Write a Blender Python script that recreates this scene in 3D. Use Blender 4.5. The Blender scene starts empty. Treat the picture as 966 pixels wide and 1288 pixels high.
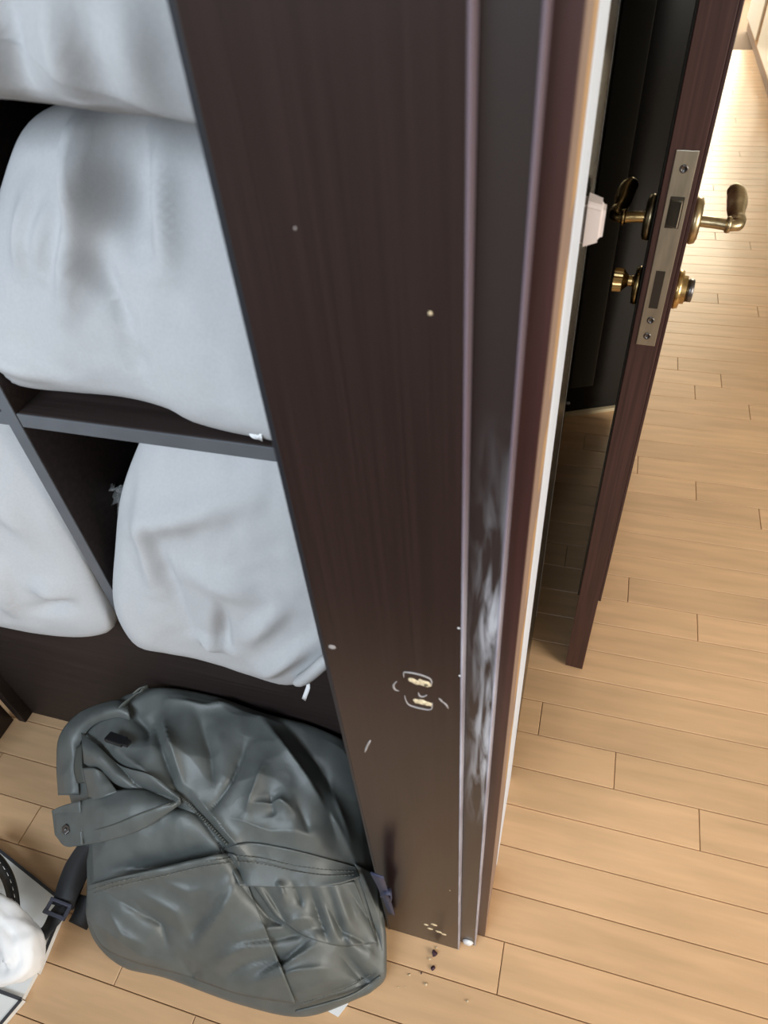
import bpy, bmesh, math, random
from mathutils import Vector, Matrix, noise
from mathutils.geometry import tessellate_polygon

# ------------------------------------------------------------------ camera
sc = bpy.context.scene
COL = sc.collection
W, HH, F, CH = 966, 1288, 875.195, 1.31
yaw, pit, rol = (math.radians(a) for a in (-20.01, 44.789, -5.8157))
FW = Vector((math.sin(yaw)*math.cos(pit), math.cos(yaw)*math.cos(pit), -math.sin(pit)))
RT = Vector((math.cos(yaw), -math.sin(yaw), 0))
UP = RT.cross(FW)
R2 = RT*math.cos(rol) + UP*math.sin(rol)
U2 = -RT*math.sin(rol) + UP*math.cos(rol)
cam = bpy.data.cameras.new('camera')
co = bpy.data.objects.new('camera', cam); COL.objects.link(co)
M = Matrix((R2, U2, -FW)).transposed().to_4x4(); M.translation = Vector((0, 0, CH))
co.matrix_world = M
cam.sensor_fit = 'HORIZONTAL'; cam.sensor_width = 36; cam.lens = F*36/W
cam.clip_start = 0.02
cam.dof.use_dof = True; cam.dof.focus_distance = 1.15; cam.dof.aperture_fstop = 11
sc.camera = co

# ------------------------------------------------------------------ world, light, exposure
vs = sc.view_settings
vs.view_transform = 'Standard'; vs.look = 'None'; vs.gamma = 1; vs.use_curve_mapping = False
vs.exposure = 0.0
wd = bpy.data.worlds.new('world'); sc.world = wd; wd.use_nodes = True
bg = wd.node_tree.nodes['Background']
bg.inputs[0].default_value = (0.75, 0.88, 1.0, 1); bg.inputs[1].default_value = 1.0

def area(name, loc, to, sx, sy, power, col):
    l = bpy.data.lights.new(name, 'AREA'); l.shape = 'RECTANGLE'; l.size = sx; l.size_y = sy
    l.energy = power; l.color = col
    o = bpy.data.objects.new(name, l); COL.objects.link(o)
    o.location = loc
    o.rotation_euler = (Vector(to)-Vector(loc)).to_track_quat('-Z', 'Y').to_euler()
    return o
# daylight through the windows of the room: one behind the camera to the left, one to the right, the far room's balcony window
wl = area('window_light_behind', (-0.85, -1.22, 1.93), (-0.55, 0.45, 0.85), 1.7, 0.8, 11.5, (0.75, 0.87, 1.0))
wl.data.spread = math.radians(74)      # narrowed to shape the light, dimming floor and wide board
area('window_light_right', (2.75, -0.55, 1.45), (0, 0.9, 0.3), 1.5, 1.5, 84, (1.0, 0.94, 0.85))
area('window_light_far', (0.75, 7.9, 1.3), (0.6, 3.0, 0.3), 2.8, 2.2, 250, (1.0, 0.90, 0.66))

# ------------------------------------------------------------------ pixel <-> space helpers (calibrated lens)
CP = Vector((0, 0, CH))
def ray(px, py): return R2*((px-483)/F) - U2*((py-644)/F) + FW
def at_z(px, py, z=0.0):
    d = ray(px, py); return CP + d*((z-CH)/d.z)
def at_y(px, py, y, tilt=0.0, z0=0.0):           # plane  Y = y + tilt*(Z-z0)
    d = ray(px, py); t = (y + tilt*(CH-z0))/(d.y - tilt*d.z); return CP + d*t
def at_x(px, py, x):
    d = ray(px, py); return CP + d*(x/d.x)

# ------------------------------------------------------------------ materials
MATS = {}
def N(nt, t, **k):
    n = nt.nodes.new(t)
    for a, b in k.items():
        if a.startswith('_'): setattr(n, a[1:], b)
        else: n.inputs[a.replace('__', ' ')].default_value = b
    return n
def mat(name, col, rough=0.5, metal=0.0, coat=0.0, var=0.0, scale=(20, 20, 20), bump=0.0, bscale=200, spec=0.5, detail=4, coords='Object', rnd=0.0, sheen=0.0):
    m = bpy.data.materials.new(name); m.use_nodes = True
    nt = m.node_tree; b = nt.nodes['Principled BSDF']; L = nt.links.new
    b.inputs['Base Color'].default_value = (*col, 1); b.inputs['Roughness'].default_value = rough
    b.inputs['Metallic'].default_value = metal; b.inputs['Coat Weight'].default_value = coat
    b.inputs['Coat Roughness'].default_value = 0.12
    b.inputs['Specular IOR Level'].default_value = spec
    if sheen: b.inputs['Sheen Weight'].default_value = sheen
    tc = N(nt, 'ShaderNodeTexCoord'); mp = N(nt, 'ShaderNodeMapping'); mp.inputs['Scale'].default_value = scale
    L(tc.outputs[coords], mp.inputs['Vector'])
    oi = N(nt, 'ShaderNodeObjectInfo')
    if rnd:
        ad = N(nt, 'ShaderNodeVectorMath', _operation='ADD'); mu = N(nt, 'ShaderNodeVectorMath', _operation='SCALE')
        cb = N(nt, 'ShaderNodeCombineXYZ')
        for i in range(3): L(oi.outputs['Random'], cb.inputs[i])
        L(cb.outputs[0], mu.inputs[0]); mu.inputs['Scale'].default_value = 37.0
        L(mp.outputs[0], ad.inputs[0]); L(mu.outputs[0], ad.inputs[1]); vec = ad.outputs[0]
    else: vec = mp.outputs[0]
    no = N(nt, 'ShaderNodeTexNoise'); no.inputs['Scale'].default_value = 1.0; no.inputs['Detail'].default_value = detail
    L(vec, no.inputs['Vector'])
    if var or rnd:
        hs = N(nt, 'ShaderNodeHueSaturation'); hs.inputs['Color'].default_value = (*col, 1)
        mr = N(nt, 'ShaderNodeMapRange'); mr.inputs['From Min'].default_value = 0.3; mr.inputs['From Max'].default_value = 0.7
        mr.inputs['To Min'].default_value = 1-var; mr.inputs['To Max'].default_value = 1+var
        L(no.outputs['Fac'], mr.inputs['Value'])
        if rnd:
            mr2 = N(nt, 'ShaderNodeMapRange'); mr2.inputs['To Min'].default_value = 1-rnd; mr2.inputs['To Max'].default_value = 1+rnd
            L(oi.outputs['Random'], mr2.inputs['Value'])
            mm = N(nt, 'ShaderNodeMath', _operation='MULTIPLY'); L(mr.outputs[0], mm.inputs[0]); L(mr2.outputs[0], mm.inputs[1])
            L(mm.outputs[0], hs.inputs['Value'])
        else: L(mr.outputs[0], hs.inputs['Value'])
        L(hs.outputs[0], b.inputs['Base Color'])
    if bump:
        n2 = N(nt, 'ShaderNodeTexNoise'); n2.inputs['Scale'].default_value = bscale; n2.inputs['Detail'].default_value = 3
        L(tc.outputs[coords], n2.inputs['Vector'])
        bp = N(nt, 'ShaderNodeBump'); bp.inputs['Strength'].default_value = bump; bp.inputs['Distance'].default_value = 0.002
        L(n2.outputs['Fac'], bp.inputs['Height']); L(bp.outputs[0], b.inputs['Normal'])
    MATS[name] = m
    return m

DW = mat('dark_wood', (0.023, 0.0132, 0.0118), 0.28, var=0.16, scale=(420, 420, 5), coat=0.0, spec=0.42)
DWI = mat('dark_wood_inside', (0.024, 0.016, 0.0145), 0.55, var=0.3, scale=(3, 160, 160), spec=0.3)
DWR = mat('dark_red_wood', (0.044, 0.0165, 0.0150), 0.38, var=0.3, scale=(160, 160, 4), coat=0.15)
DOORW = mat('door_edge_wood', (0.062, 0.0275, 0.0235), 0.42, var=0.35, scale=(260, 260, 5), spec=0.4)
EBL = mat('edge_blue_black', (0.012, 0.014, 0.019), 0.4)
EDGE = mat('shelf_edge_band', (0.10, 0.105, 0.115), 0.4, var=0.1)
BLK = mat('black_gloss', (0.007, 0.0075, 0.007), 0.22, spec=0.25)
BLKG = mat('dark_grey_gloss', (0.040, 0.045, 0.042), 0.4)
TAN = mat('raw_tan_wood', (0.27, 0.185, 0.145), 0.6, var=0.2, scale=(200, 200, 8))
TANL = mat('light_tan_wood', (0.46, 0.29, 0.15), 0.6, var=0.15, scale=(200, 200, 8))
WHT = mat('white_painted', (0.70, 0.78, 0.90), 0.45, var=0.12, scale=(250, 250, 14))
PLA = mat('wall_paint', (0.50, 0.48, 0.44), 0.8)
CRE = mat('gap_light_cream', (0.62, 0.52, 0.33), 0.5)
RUB = mat('pale_pink_rubber', (0.66, 0.58, 0.56), 0.5)
OAK = mat('oak_plank', (0.67, 0.43, 0.24), 0.37, var=0.11, scale=(5, 45, 20), coat=0.12, rnd=0.075, detail=6, bump=0.05, bscale=60)
SUB = mat('floor_joint', (0.14, 0.075, 0.035), 0.8)
LIN = mat('grey_linen', (0.46, 0.46, 0.465), 0.9, var=0.03, scale=(300, 300, 300), bump=0.12, bscale=900, spec=0.12)
LINW = mat('white_tag', (0.82, 0.83, 0.84), 0.7)
BAG = mat('olive_nylon', (0.096, 0.107, 0.103), 0.43, var=0.10, scale=(40, 40, 40), bump=0.2, bscale=900, spec=0.65)
def crumple(m):        # fine crumpled relief of the nylon, under its weave
    nt = m.node_tree; L = nt.links.new; b = nt.nodes['Principled BSDF']
    tc = N(nt, 'ShaderNodeTexCoord'); no = N(nt, 'ShaderNodeTexNoise', _noise_type='RIDGED_MULTIFRACTAL')
    no.inputs['Scale'].default_value = 15; no.inputs['Detail'].default_value = 5; no.inputs['Distortion'].default_value = 0.4
    L(tc.outputs['Object'], no.inputs['Vector'])
    bp = N(nt, 'ShaderNodeBump'); bp.inputs['Strength'].default_value = 0.35; bp.inputs['Distance'].default_value = 0.005
    L(no.outputs['Fac'], bp.inputs['Height'])
    old = b.inputs['Normal'].links[0].from_node; L(bp.outputs[0], old.inputs['Normal'])
crumple(BAG)
BAGD = mat('olive_nylon_dark', (0.062, 0.068, 0.060), 0.5, var=0.1, bump=0.2, bscale=900)
STI = mat('stitch_thread', (0.13, 0.14, 0.13), 0.7)
BSTR = mat('black_webbing', (0.013, 0.014, 0.017), 0.5, bump=0.4, bscale=900)
NAVY = mat('navy_webbing', (0.035, 0.042, 0.085), 0.5, bump=0.3, bscale=900)
BPL = mat('black_plastic', (0.012, 0.012, 0.014), 0.28)
BPLG = mat('grey_blue_plastic', (0.055, 0.06, 0.085), 0.25)
GUN = mat('gunmetal', (0.16, 0.15, 0.15), 0.3, metal=1)
BRS = mat('brass', (0.56, 0.39, 0.17), 0.26, metal=1, var=0.12, scale=(60, 60, 60))
BRSA = mat('aged_brass', (0.44, 0.35, 0.21), 0.32, metal=1, var=0.25, scale=(90, 90, 40))
NIC = mat('brushed_nickel', (0.50, 0.45, 0.36), 0.38, metal=1, var=0.15, scale=(120, 120, 20))
SLOT = mat('dark_slot', (0.05, 0.04, 0.03), 0.5, metal=0.5)
CHIP = mat('pale_chipboard', (0.66, 0.53, 0.34), 0.8, var=0.25, scale=(400, 400, 400))
GLUE = mat('dried_glue', (0.33, 0.30, 0.29), 0.5)
DCHIP = mat('dark_wood_chip', (0.055, 0.02, 0.03), 0.6)
WBOX = mat('white_card', (0.78, 0.80, 0.80), 0.4)
GTRIM = mat('dark_grey_trim', (0.045, 0.047, 0.055), 0.5)
WCL = mat('white_cloth', (0.90, 0.90, 0.91), 0.8)
LEA = mat('black_leather', (0.012, 0.012, 0.012), 0.45, bump=0.2, bscale=400)
def plastic():
    m = bpy.data.materials.new('clear_film'); m.use_nodes = True
    b = m.node_tree.nodes['Principled BSDF']
    b.inputs['Base Color'].default_value = (0.9, 0.92, 0.93, 1); b.inputs['Roughness'].default_value = 0.08
    b.inputs['Transmission Weight'].default_value = 0.85; b.inputs['IOR'].default_value = 1.3
    return m
FILM = plastic()
# strip of moulding carrying dried white plaster smears (a stain with its own shape, in metres up the strip)
def smear():
    m = mat('dark_wood_smeared', (0.034, 0.0185, 0.0165), 0.36, coat=0.2)
    nt = m.node_tree; L = nt.links.new; b = nt.nodes['Principled BSDF']
    tc = N(nt, 'ShaderNodeTexCoord'); sx = N(nt, 'ShaderNodeSeparateXYZ'); L(tc.outputs['Object'], sx.inputs[0])
    mp = N(nt, 'ShaderNodeMapping'); mp.inputs['Scale'].default_value = (110, 110, 11); L(tc.outputs['Object'], mp.inputs[0])
    no = N(nt, 'ShaderNodeTexNoise'); no.inputs['Scale'].default_value = 1; no.inputs['Detail'].default_value = 5; no.inputs['Distortion'].default_value = 0.8
    L(mp.outputs[0], no.inputs['Vector'])
    cr = N(nt, 'ShaderNodeValToRGB')      # mask up the strip (z 0 .. 1.31)
    L(sx.outputs['Z'], cr.inputs[0])
    e = cr.color_ramp.elements
    e[0].position = 0.50; e[0].color = (0, 0, 0, 1); e[1].position = 0.60; e[1].color = (0.75, 0.75, 0.75, 1)
    for p, v in ((0.66, 0.9), (0.80, 0.95), (0.93, 0.75), (1.0, 0.25)):
        k = cr.color_ramp.elements.new(p); k.color = (v, v, v, 1)
    # falls off towards the strip's left edge, higher up
    xr = N(nt, 'ShaderNodeMapRange'); L(sx.outputs['X'], xr.inputs['Value'])
    xr.inputs['From Min'].default_value = -0.052; xr.inputs['From Max'].default_value = -0.036; xr.inputs['To Min'].default_value = 0.15; xr.inputs['To Max'].default_value = 1.0
    cut = N(nt, 'ShaderNodeMapRange'); L(sx.outputs['Z'], cut.inputs['Value'])
    cut.inputs['From Min'].default_value = 1.0; cut.inputs['From Max'].default_value = 1.08; cut.inputs['To Min'].default_value = 1; cut.inputs['To Max'].default_value = 0
    m1 = N(nt, 'ShaderNodeMath', _operation='MULTIPLY'); L(cr.outputs[0], m1.inputs[0]); L(xr.outputs[0], m1.inputs[1])
    m3 = N(nt, 'ShaderNodeMath', _operation='MULTIPLY'); L(m1.outputs[0], m3.inputs[0]); L(cut.outputs[0], m3.inputs[1])
    nr = N(nt, 'ShaderNodeMapRange'); L(no.outputs['Fac'], nr.inputs['Value'])
    nr.inputs['From Min'].default_value = 0.38; nr.inputs['From Max'].default_value = 0.62
    m2 = N(nt, 'ShaderNodeMath', _operation='MULTIPLY'); L(m3.outputs[0], m2.inputs[0]); L(nr.outputs[0], m2.inputs[1])
    mx = N(nt, 'ShaderNodeMix', _data_type='RGBA'); L(m2.outputs[0], mx.inputs['Factor'])
    mx.inputs[6].default_value = (0.024, 0.0165, 0.0160, 1); mx.inputs[7].default_value = (0.50, 0.51, 0.55, 1)
    L(mx.outputs[2], b.inputs['Base Color'])
    return m
SMEAR = smear()
def worn_highlight_edge():  # pale tone stands in for the edge highlight; plaster dust whitens it lower
    m = mat('worn_highlight_edge', (0.15, 0.115, 0.135), 0.4)
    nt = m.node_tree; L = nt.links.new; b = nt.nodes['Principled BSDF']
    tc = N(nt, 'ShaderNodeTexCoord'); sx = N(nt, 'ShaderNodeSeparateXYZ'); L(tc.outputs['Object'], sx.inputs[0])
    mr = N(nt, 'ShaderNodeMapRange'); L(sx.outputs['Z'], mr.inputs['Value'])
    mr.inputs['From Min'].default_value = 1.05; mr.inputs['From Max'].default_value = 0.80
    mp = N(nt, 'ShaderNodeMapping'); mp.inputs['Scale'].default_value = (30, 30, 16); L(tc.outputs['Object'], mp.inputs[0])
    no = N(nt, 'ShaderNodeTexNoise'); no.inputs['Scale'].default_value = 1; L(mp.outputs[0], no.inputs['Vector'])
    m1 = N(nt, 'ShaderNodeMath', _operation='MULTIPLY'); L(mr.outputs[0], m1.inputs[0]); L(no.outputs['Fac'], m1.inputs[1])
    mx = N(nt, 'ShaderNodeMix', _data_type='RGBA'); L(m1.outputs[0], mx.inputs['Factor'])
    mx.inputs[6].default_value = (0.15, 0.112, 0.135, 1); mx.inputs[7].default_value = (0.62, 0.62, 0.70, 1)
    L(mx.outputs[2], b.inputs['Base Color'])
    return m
WORNHL = worn_highlight_edge()

# ------------------------------------------------------------------ mesh helpers
def link(name, me, m=None, parent=None, smooth=False):
    o = bpy.data.objects.new(name, me); COL.objects.link(o)
    if m: me.materials.append(m)
    if smooth:
        for p in me.polygons: p.use_smooth = True
    if parent: o.parent = parent
    return o
def from_bm(name, bm, m, parent=None, smooth=False):
    me = bpy.data.meshes.new(name); bm.to_mesh(me); bm.free()
    return link(name, me, m, parent, smooth)
def pyd(name, v, f, m, parent=None, smooth=True):
    me = bpy.data.meshes.new(name); me.from_pydata([tuple(p) for p in v], [], f); me.update()
    bm = bmesh.new(); bm.from_mesh(me); bmesh.ops.recalc_face_normals(bm, faces=bm.faces); bm.to_mesh(me); bm.free()
    return link(name, me, m, parent, smooth)
def add_box(bm, x0, x1, y0, y1, z0, z1, bev=0.0):
    r = bmesh.ops.create_cube(bm, size=1)
    for v in r['verts']:
        v.co = Vector(((x0+x1)/2+v.co.x*(x1-x0), (y0+y1)/2+v.co.y*(y1-y0), (z0+z1)/2+v.co.z*(z1-z0)))
    if bev:
        es = list({e for v in r['verts'] for e in v.link_edges})
        bmesh.ops.bevel(bm, geom=es, offset=bev, segments=2, affect='EDGES', profile=0.5)
def box(name, x0, x1, y0, y1, z0, z1, m, parent=None, bev=0.0015):
    bm = bmesh.new(); add_box(bm, x0, x1, y0, y1, z0, z1, bev); return from_bm(name, bm, m, parent)
def frames(path):
    out = []
    up = Vector((0.13, 0.21, 1)).normalized()
    for i, p in enumerate(path):
        t = (path[min(i+1, len(path)-1)]-path[max(i-1, 0)]).normalized()
        a = t.cross(up)
        if a.length < 1e-3: a = t.cross(Vector((1, 0, 0)))
        a.normalize(); b = a.cross(t).normalized(); out.append((p, t, a, b)); up = b
    return out
def sweep(path, rad, n=12, flat=1.0, closed_ends=True):
    path = [Vector(p) for p in path]; v, f = [], []
    for (p, t, a, b), r in zip(frames(path), rad):
        for k in range(n):
            g = 2*math.pi*k/n; v.append(p + a*(r*math.cos(g)) + b*(r*flat*math.sin(g)))
    for i in range(len(path)-1):
        for k in range(n):
            f.append((i*n+k, i*n+(k+1) % n, (i+1)*n+(k+1) % n, (i+1)*n+k))
    if closed_ends:
        f.append(tuple(range(n))); f.append(tuple((len(path)-1)*n+k for k in range(n)))
    return v, f
def lathe(prof, origin, axis, n=28, knurl=None):      # prof: (distance along axis, radius)
    o = Vector(origin); ax = Vector(axis).normalized()
    a = ax.cross(Vector((0, 0.3, 1))).normalized(); b = ax.cross(a); v, f = [], []
    for i, (d, r) in enumerate(prof):
        for k in range(n):
            g = 2*math.pi*k/n; q = r*(0.93 if knurl and i in knurl and k % 2 else 1)
            v.append(o + ax*d + a*(q*math.cos(g)) + b*(q*math.sin(g)))
    for i in range(len(prof)-1):
        for k in range(n): f.append((i*n+k, i*n+(k+1) % n, (i+1)*n+(k+1) % n, (i+1)*n+k))
    f.append(tuple(range(n))); f.append(tuple((len(prof)-1)*n+k for k in range(n)))
    return v, f
def smooth_path(pts, n=24):                            # Catmull-Rom
    pts = [Vector(p) for p in pts]; P = [pts[0]*2-pts[1]]+pts+[pts[-1]*2-pts[-2]]; out = []
    for q in range(n):
        u = q/(n-1)*(len(pts)-1); i = min(int(u), len(pts)-2); t = u-i
        a, b, c, d = P[i:i+4]
        out.append(0.5*((2*b)+(c-a)*t+(2*a-5*b+4*c-d)*t*t+(3*b-a-3*c+d)*t**3))
    return out
def ribbon(path, width, thick, wdir=None):             # flat strap along a path; wdir = direction across
    path = [Vector(p) for p in path]; v, f = [], []
    for i, p in enumerate(path):
        t = (path[min(i+1, len(path)-1)]-path[max(i-1, 0)]).normalized()
        a = (wdir if isinstance(wdir, Vector) else wdir(i/(len(path)-1))).copy(); a = (a-t*a.dot(t)).normalized(); n = t.cross(a)
        w = width(i/(len(path)-1)) if callable(width) else width
        for s, q in ((-1, -1), (1, -1), (1, 1), (-1, 1)): v.append(p+a*(s*w/2)+n*(q*thick/2))
    for i in range(len(path)-1):
        for k in range(4): f.append((i*4+k, i*4+(k+1) % 4, (i+1)*4+(k+1) % 4, (i+1)*4+k))
    f.append((0, 1, 2, 3)); l = (len(path)-1)*4; f.append((l, l+1, l+2, l+3))
    return v, f
def tag(o, label, cat, group=None, kind=None):
    o['label'] = label; o['category'] = cat
    if group: o['group'] = group
    if kind: o['kind'] = kind
    return o
def empty(name, loc, label, cat, group=None, kind=None):
    o = bpy.data.objects.new(name, None); o.empty_display_size = 0.05; COL.objects.link(o); o.location = loc
    return tag(o, label, cat, group, kind)
def keep(o, parent):                                   # child mesh is in world coordinates: keep it there
    o.parent = parent; o.matrix_parent_inverse = Matrix.Translation(parent.location).inverted()
    return o
random.seed(7)

# ------------------------------------------------------------------ setting: shell
def struct(o, label, cat): return tag(o, label, cat, kind='structure')
fl = box('floor', -1.6, 3.0, -2.7, 8.2, -0.06, -0.0085, SUB, bev=0); struct(fl, 'honey oak plank floor running past the wardrobe and the open door', 'floor')
struct(box('ceiling', -2.6, 3.1, -2.8, 8.3, 2.4, 2.46, PLA, bev=0), 'plain pale ceiling above the wardrobe and doorway', 'ceiling')
# walls (with the window openings left where the light comes in)
bm = bmesh.new()
add_box(bm, -2.6, 3.1, -1.5, -1.4, 0, 1.45); add_box(bm, -2.6, 3.1, -1.5, -1.4, 2.37, 2.4)
add_box(bm, -2.6, -1.85, -1.5, -1.4, 1.45, 2.37); add_box(bm, 0.15, 3.1, -1.5, -1.4, 1.45, 2.37)
struct(from_bm('wall_behind', bm, PLA), 'pale wall with a window opening behind the viewer', 'wall')
bm = bmesh.new()
add_box(bm, 2.95, 3.05, -2.7, 8.2, 0, 0.6); add_box(bm, 2.95, 3.05, -2.7, 8.2, 2.2, 2.4)
add_box(bm, 2.95, 3.05, -2.7, -1.38, 0.6, 2.2); add_box(bm, 2.95, 3.05, 0.3, 8.2, 0.6, 2.2)
struct(from_bm('wall_right', bm, PLA), 'pale wall with a window opening to the right of the oak floor', 'wall')
struct(box('wall_left', -2.6, -2.5, -2.7, 8.2, 0, 2.4, PLA, bev=0), 'pale wall beyond the wardrobe end', 'wall')
bm = bmesh.new()
add_box(bm, -2.5, -0.7, 8.1, 8.2, 0, 2.4); add_box(bm, 2.2, 2.95, 8.1, 8.2, 0, 2.4); add_box(bm, -0.7, 2.2, 8.1, 8.2, 2.35, 2.4)
struct(from_bm('wall_back', bm, PLA), 'pale wall around the balcony window of the far room', 'wall')

# floor planks, one object each (period 0.9 m, six-row stagger as laid)
Y0, PW, PL = 0.2502, 0.0749, 0.9
bm = bmesh.new()
add_box(bm, 0.0006, PL-0.0006, 0.0006, PW-0.0006, -0.0085, 0)
es = [e for e in bm.edges if all(v.co.z > -0.001 for v in e.verts)]
bmesh.ops.bevel(bm, geom=es, offset=0.0009, segments=1, affect='EDGES')
pm = bpy.data.meshes.new('plank'); bm.to_mesh(pm); bm.free(); pm.materials.append(OAK)
np_ = 0
for k in range(-6, 78):
    ph = 0.014+0.15*((6-k) % 6) if k < 23 else 0.391-0.128*(k-23)
    ph += 0.0013*max(k, 0)
    xl, xr = (-1.15, 1.0) if k <= 3 else ((-0.1, 1.0) if k < 40 else (-0.1, 1.2))
    i0 = math.floor((xl-ph)/PL); i = i0
    while ph+i*PL < xr:
        o = bpy.data.objects.new('plank', pm); COL.objects.link(o); o.parent = fl
        o.location = (ph+i*PL, Y0+k*PW, random.uniform(-0.00015, 0.00015)); np_ += 1; i += 1
assert np_ <= 300

# ------------------------------------------------------------------ door casing and wall end (setting)
TOP = 2.05
t1 = struct(box('trim_1', -0.0555, -0.031, 0.306, 0.36, 0.004, TOP, SMEAR, bev=0.0012), 'dark brown casing strip beside the wide board, smeared with dried white plaster', 'door casing')
eb = box('edge_band', -0.0322, -0.0302, 0.3055, 0.324, 0.004, TOP, WORNHL, t1, bev=0.0007); eb['label'] = 'scuffed edge of the strip, its pale highlight painted in'
t2 = struct(box('trim_2', -0.031, -0.018, 0.324, 0.3265, 0.0, TOP, DWR, bev=0.0006), 'narrow reddish brown casing strip at the edge of the raw wood wall end', 'door casing')
plug = pyd('plaster_lump', *(lambda c: ([c+Vector((math.cos(a)*r*0.0095, -0.002-h2, math.sin(a)*r*0.013+0.012)) for r, h2 in ((1, 0), (0.6, 0.004)) for a in [k*math.pi/5 for k in range(10)]],
      [(k, (k+1) % 10, 10+(k+1) % 10, 10+k) for k in range(10)]+[tuple(range(10, 20)), tuple(range(10))]))(Vector((-0.0425, 0.3075, 0.006))), LINW, t1)
plug['label'] = 'white lump of plaster at the foot of the strip'
we = empty('wall_end', (-0.034, 0.333, 0), 'wall end with raw tan wood, white strip and black edge next to the doorway', 'wall', kind='structure')
keep(box('raw_core', -0.05, -0.018, 0.3265, 0.437, 0, TOP, TAN, bev=0.0008), we)
for z0, z1, y0 in ((0.945, 0.995, 0.40), (1.03, 1.115, 0.40), (1.15, 1.34, 0.40), (0.80, 0.90, 0.402), (0.63, 0.76, 0.402), (0.42, 0.56, 0.402)):
    keep(box('wood_strip', -0.0185, -0.0176, y0-0.012, y0+0.024, z0, z1, TANL, bev=0.0004), we)
keep(box('white_strip', -0.05, -0.0172, 0.437, 0.60, 0, TOP, WHT, bev=0.0015), we)
keep(box('black_edge', -0.05, -0.0185, 0.60, 0.985, 0, TOP, BLK, bev=0.001), we)
keep(box('edge_bead', -0.03, -0.0178, 0.985, 0.992, 0.0, TOP, WHT, bev=0.0005), we)
bb = bmesh.new(); add_box(bb, -0.0188, 0.0005, 0.612, 0.640, 1.030, 1.072)
for v in bb.verts:
    if v.co.x > -0.01: v.co.z = 1.051+(v.co.z-1.051)*0.72; v.co.y = 0.626+(v.co.y-0.626)*0.75
bmesh.ops.bevel(bb, geom=list(bb.edges), offset=0.004, segments=3, affect='EDGES')
tag(from_bm('door_stop', bb, RUB), 'small pale pink block stopper stuck at the edge of the white wall strip', 'door stop')
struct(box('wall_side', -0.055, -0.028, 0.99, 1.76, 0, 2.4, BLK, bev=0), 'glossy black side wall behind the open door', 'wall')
# dark closed door leaf at the end of the niche, standing slightly skewed, above a strip coloured cream for light under it
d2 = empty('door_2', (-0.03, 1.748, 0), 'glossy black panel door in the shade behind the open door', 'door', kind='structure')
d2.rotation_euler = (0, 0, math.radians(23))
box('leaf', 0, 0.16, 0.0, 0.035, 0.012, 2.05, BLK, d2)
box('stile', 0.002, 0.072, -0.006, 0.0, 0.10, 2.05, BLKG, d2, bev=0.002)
box('gap_light_sill', -0.005, 0.17, -0.012, 0.03, 0, 0.012, CRE, d2, bev=0.002)  # cream colour stands in for light showing under the leaf
lk = pyd('bead', *lathe([(0, 0.002), (0.003, 0.005), (0.007, 0.005), (0.010, 0.002)], (0.004, -0.008, 0.045), (0, 0, 1), 10), WHT, d2)
lk['label'] = 'tiny white bead near the foot'

# ------------------------------------------------------------------ open door seen on its lock edge
DY = 0.868
dr = empty('door_1', (0.075, DY, 0), 'reddish brown door standing open with its lock edge towards the viewer', 'door', kind='structure')
def dbox(n, *a, parent=None, **k):
    o = box(n, *a, **k); keep(o, dr)
    return o
dbox('core', 0.0572, 0.0930, DY, 1.70, 0.006, TOP, DOORW, bev=0.0008)
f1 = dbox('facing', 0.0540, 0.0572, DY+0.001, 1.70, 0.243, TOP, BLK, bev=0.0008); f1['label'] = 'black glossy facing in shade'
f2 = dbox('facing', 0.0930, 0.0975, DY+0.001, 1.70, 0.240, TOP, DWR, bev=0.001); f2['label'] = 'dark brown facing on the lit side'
# chamfer bead that catches the light along both facings
lp = dbox('lock_plate', 0.0645, 0.0885, DY-0.0012, DY+0.002, 0.789, 1.031, NIC, bev=0.0006)
def sub(name, vf, m, parent, smooth=True):
    o = pyd(name, vf[0], vf[1], m, None, smooth); o.parent = parent
    o.matrix_parent_inverse = Matrix.Translation(parent.matrix_world.translation if parent.parent is None else dr.location).inverted() if False else Matrix()
    if parent.parent is dr: o.matrix_parent_inverse = Matrix()
    return o
def screw(x, z):
    o = pyd('screw', *lathe([(0, 0.0048), (0.0012, 0.0045), (0.0014, 0.003), (0.0006, 0.0025), (0.0006, 0.0004)], (x, DY-0.001, z), (0, -1, 0), 14), GUN, lp)
    return o
for x, z in ((0.0765, 1.012), (0.0765, 0.826), (0.0765, 0.803)): screw(x, z)
# latch bolt: wedge tongue in its window
bm = bmesh.new(); add_box(bm, 0.0705, 0.083, DY-0.010, DY, 0.949, 0.979)
for v in bm.verts:
    if v.co.y < DY-0.005 and v.co.x < 0.077: v.co.y = DY-0.003
bmesh.ops.bevel(bm, geom=list(bm.edges), offset=0.0008, segments=1, affect='EDGES')
from_bm('latch_bolt', bm, NIC, lp)
box('latch_window', 0.069, 0.0845, DY-0.0016, DY-0.0011, 0.946, 0.982, SLOT, lp, bev=0)
box('bolt_slot', 0.0705, 0.0815, DY-0.0017, DY-0.0011, 0.843, 0.893, SLOT, lp, bev=0)
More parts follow.
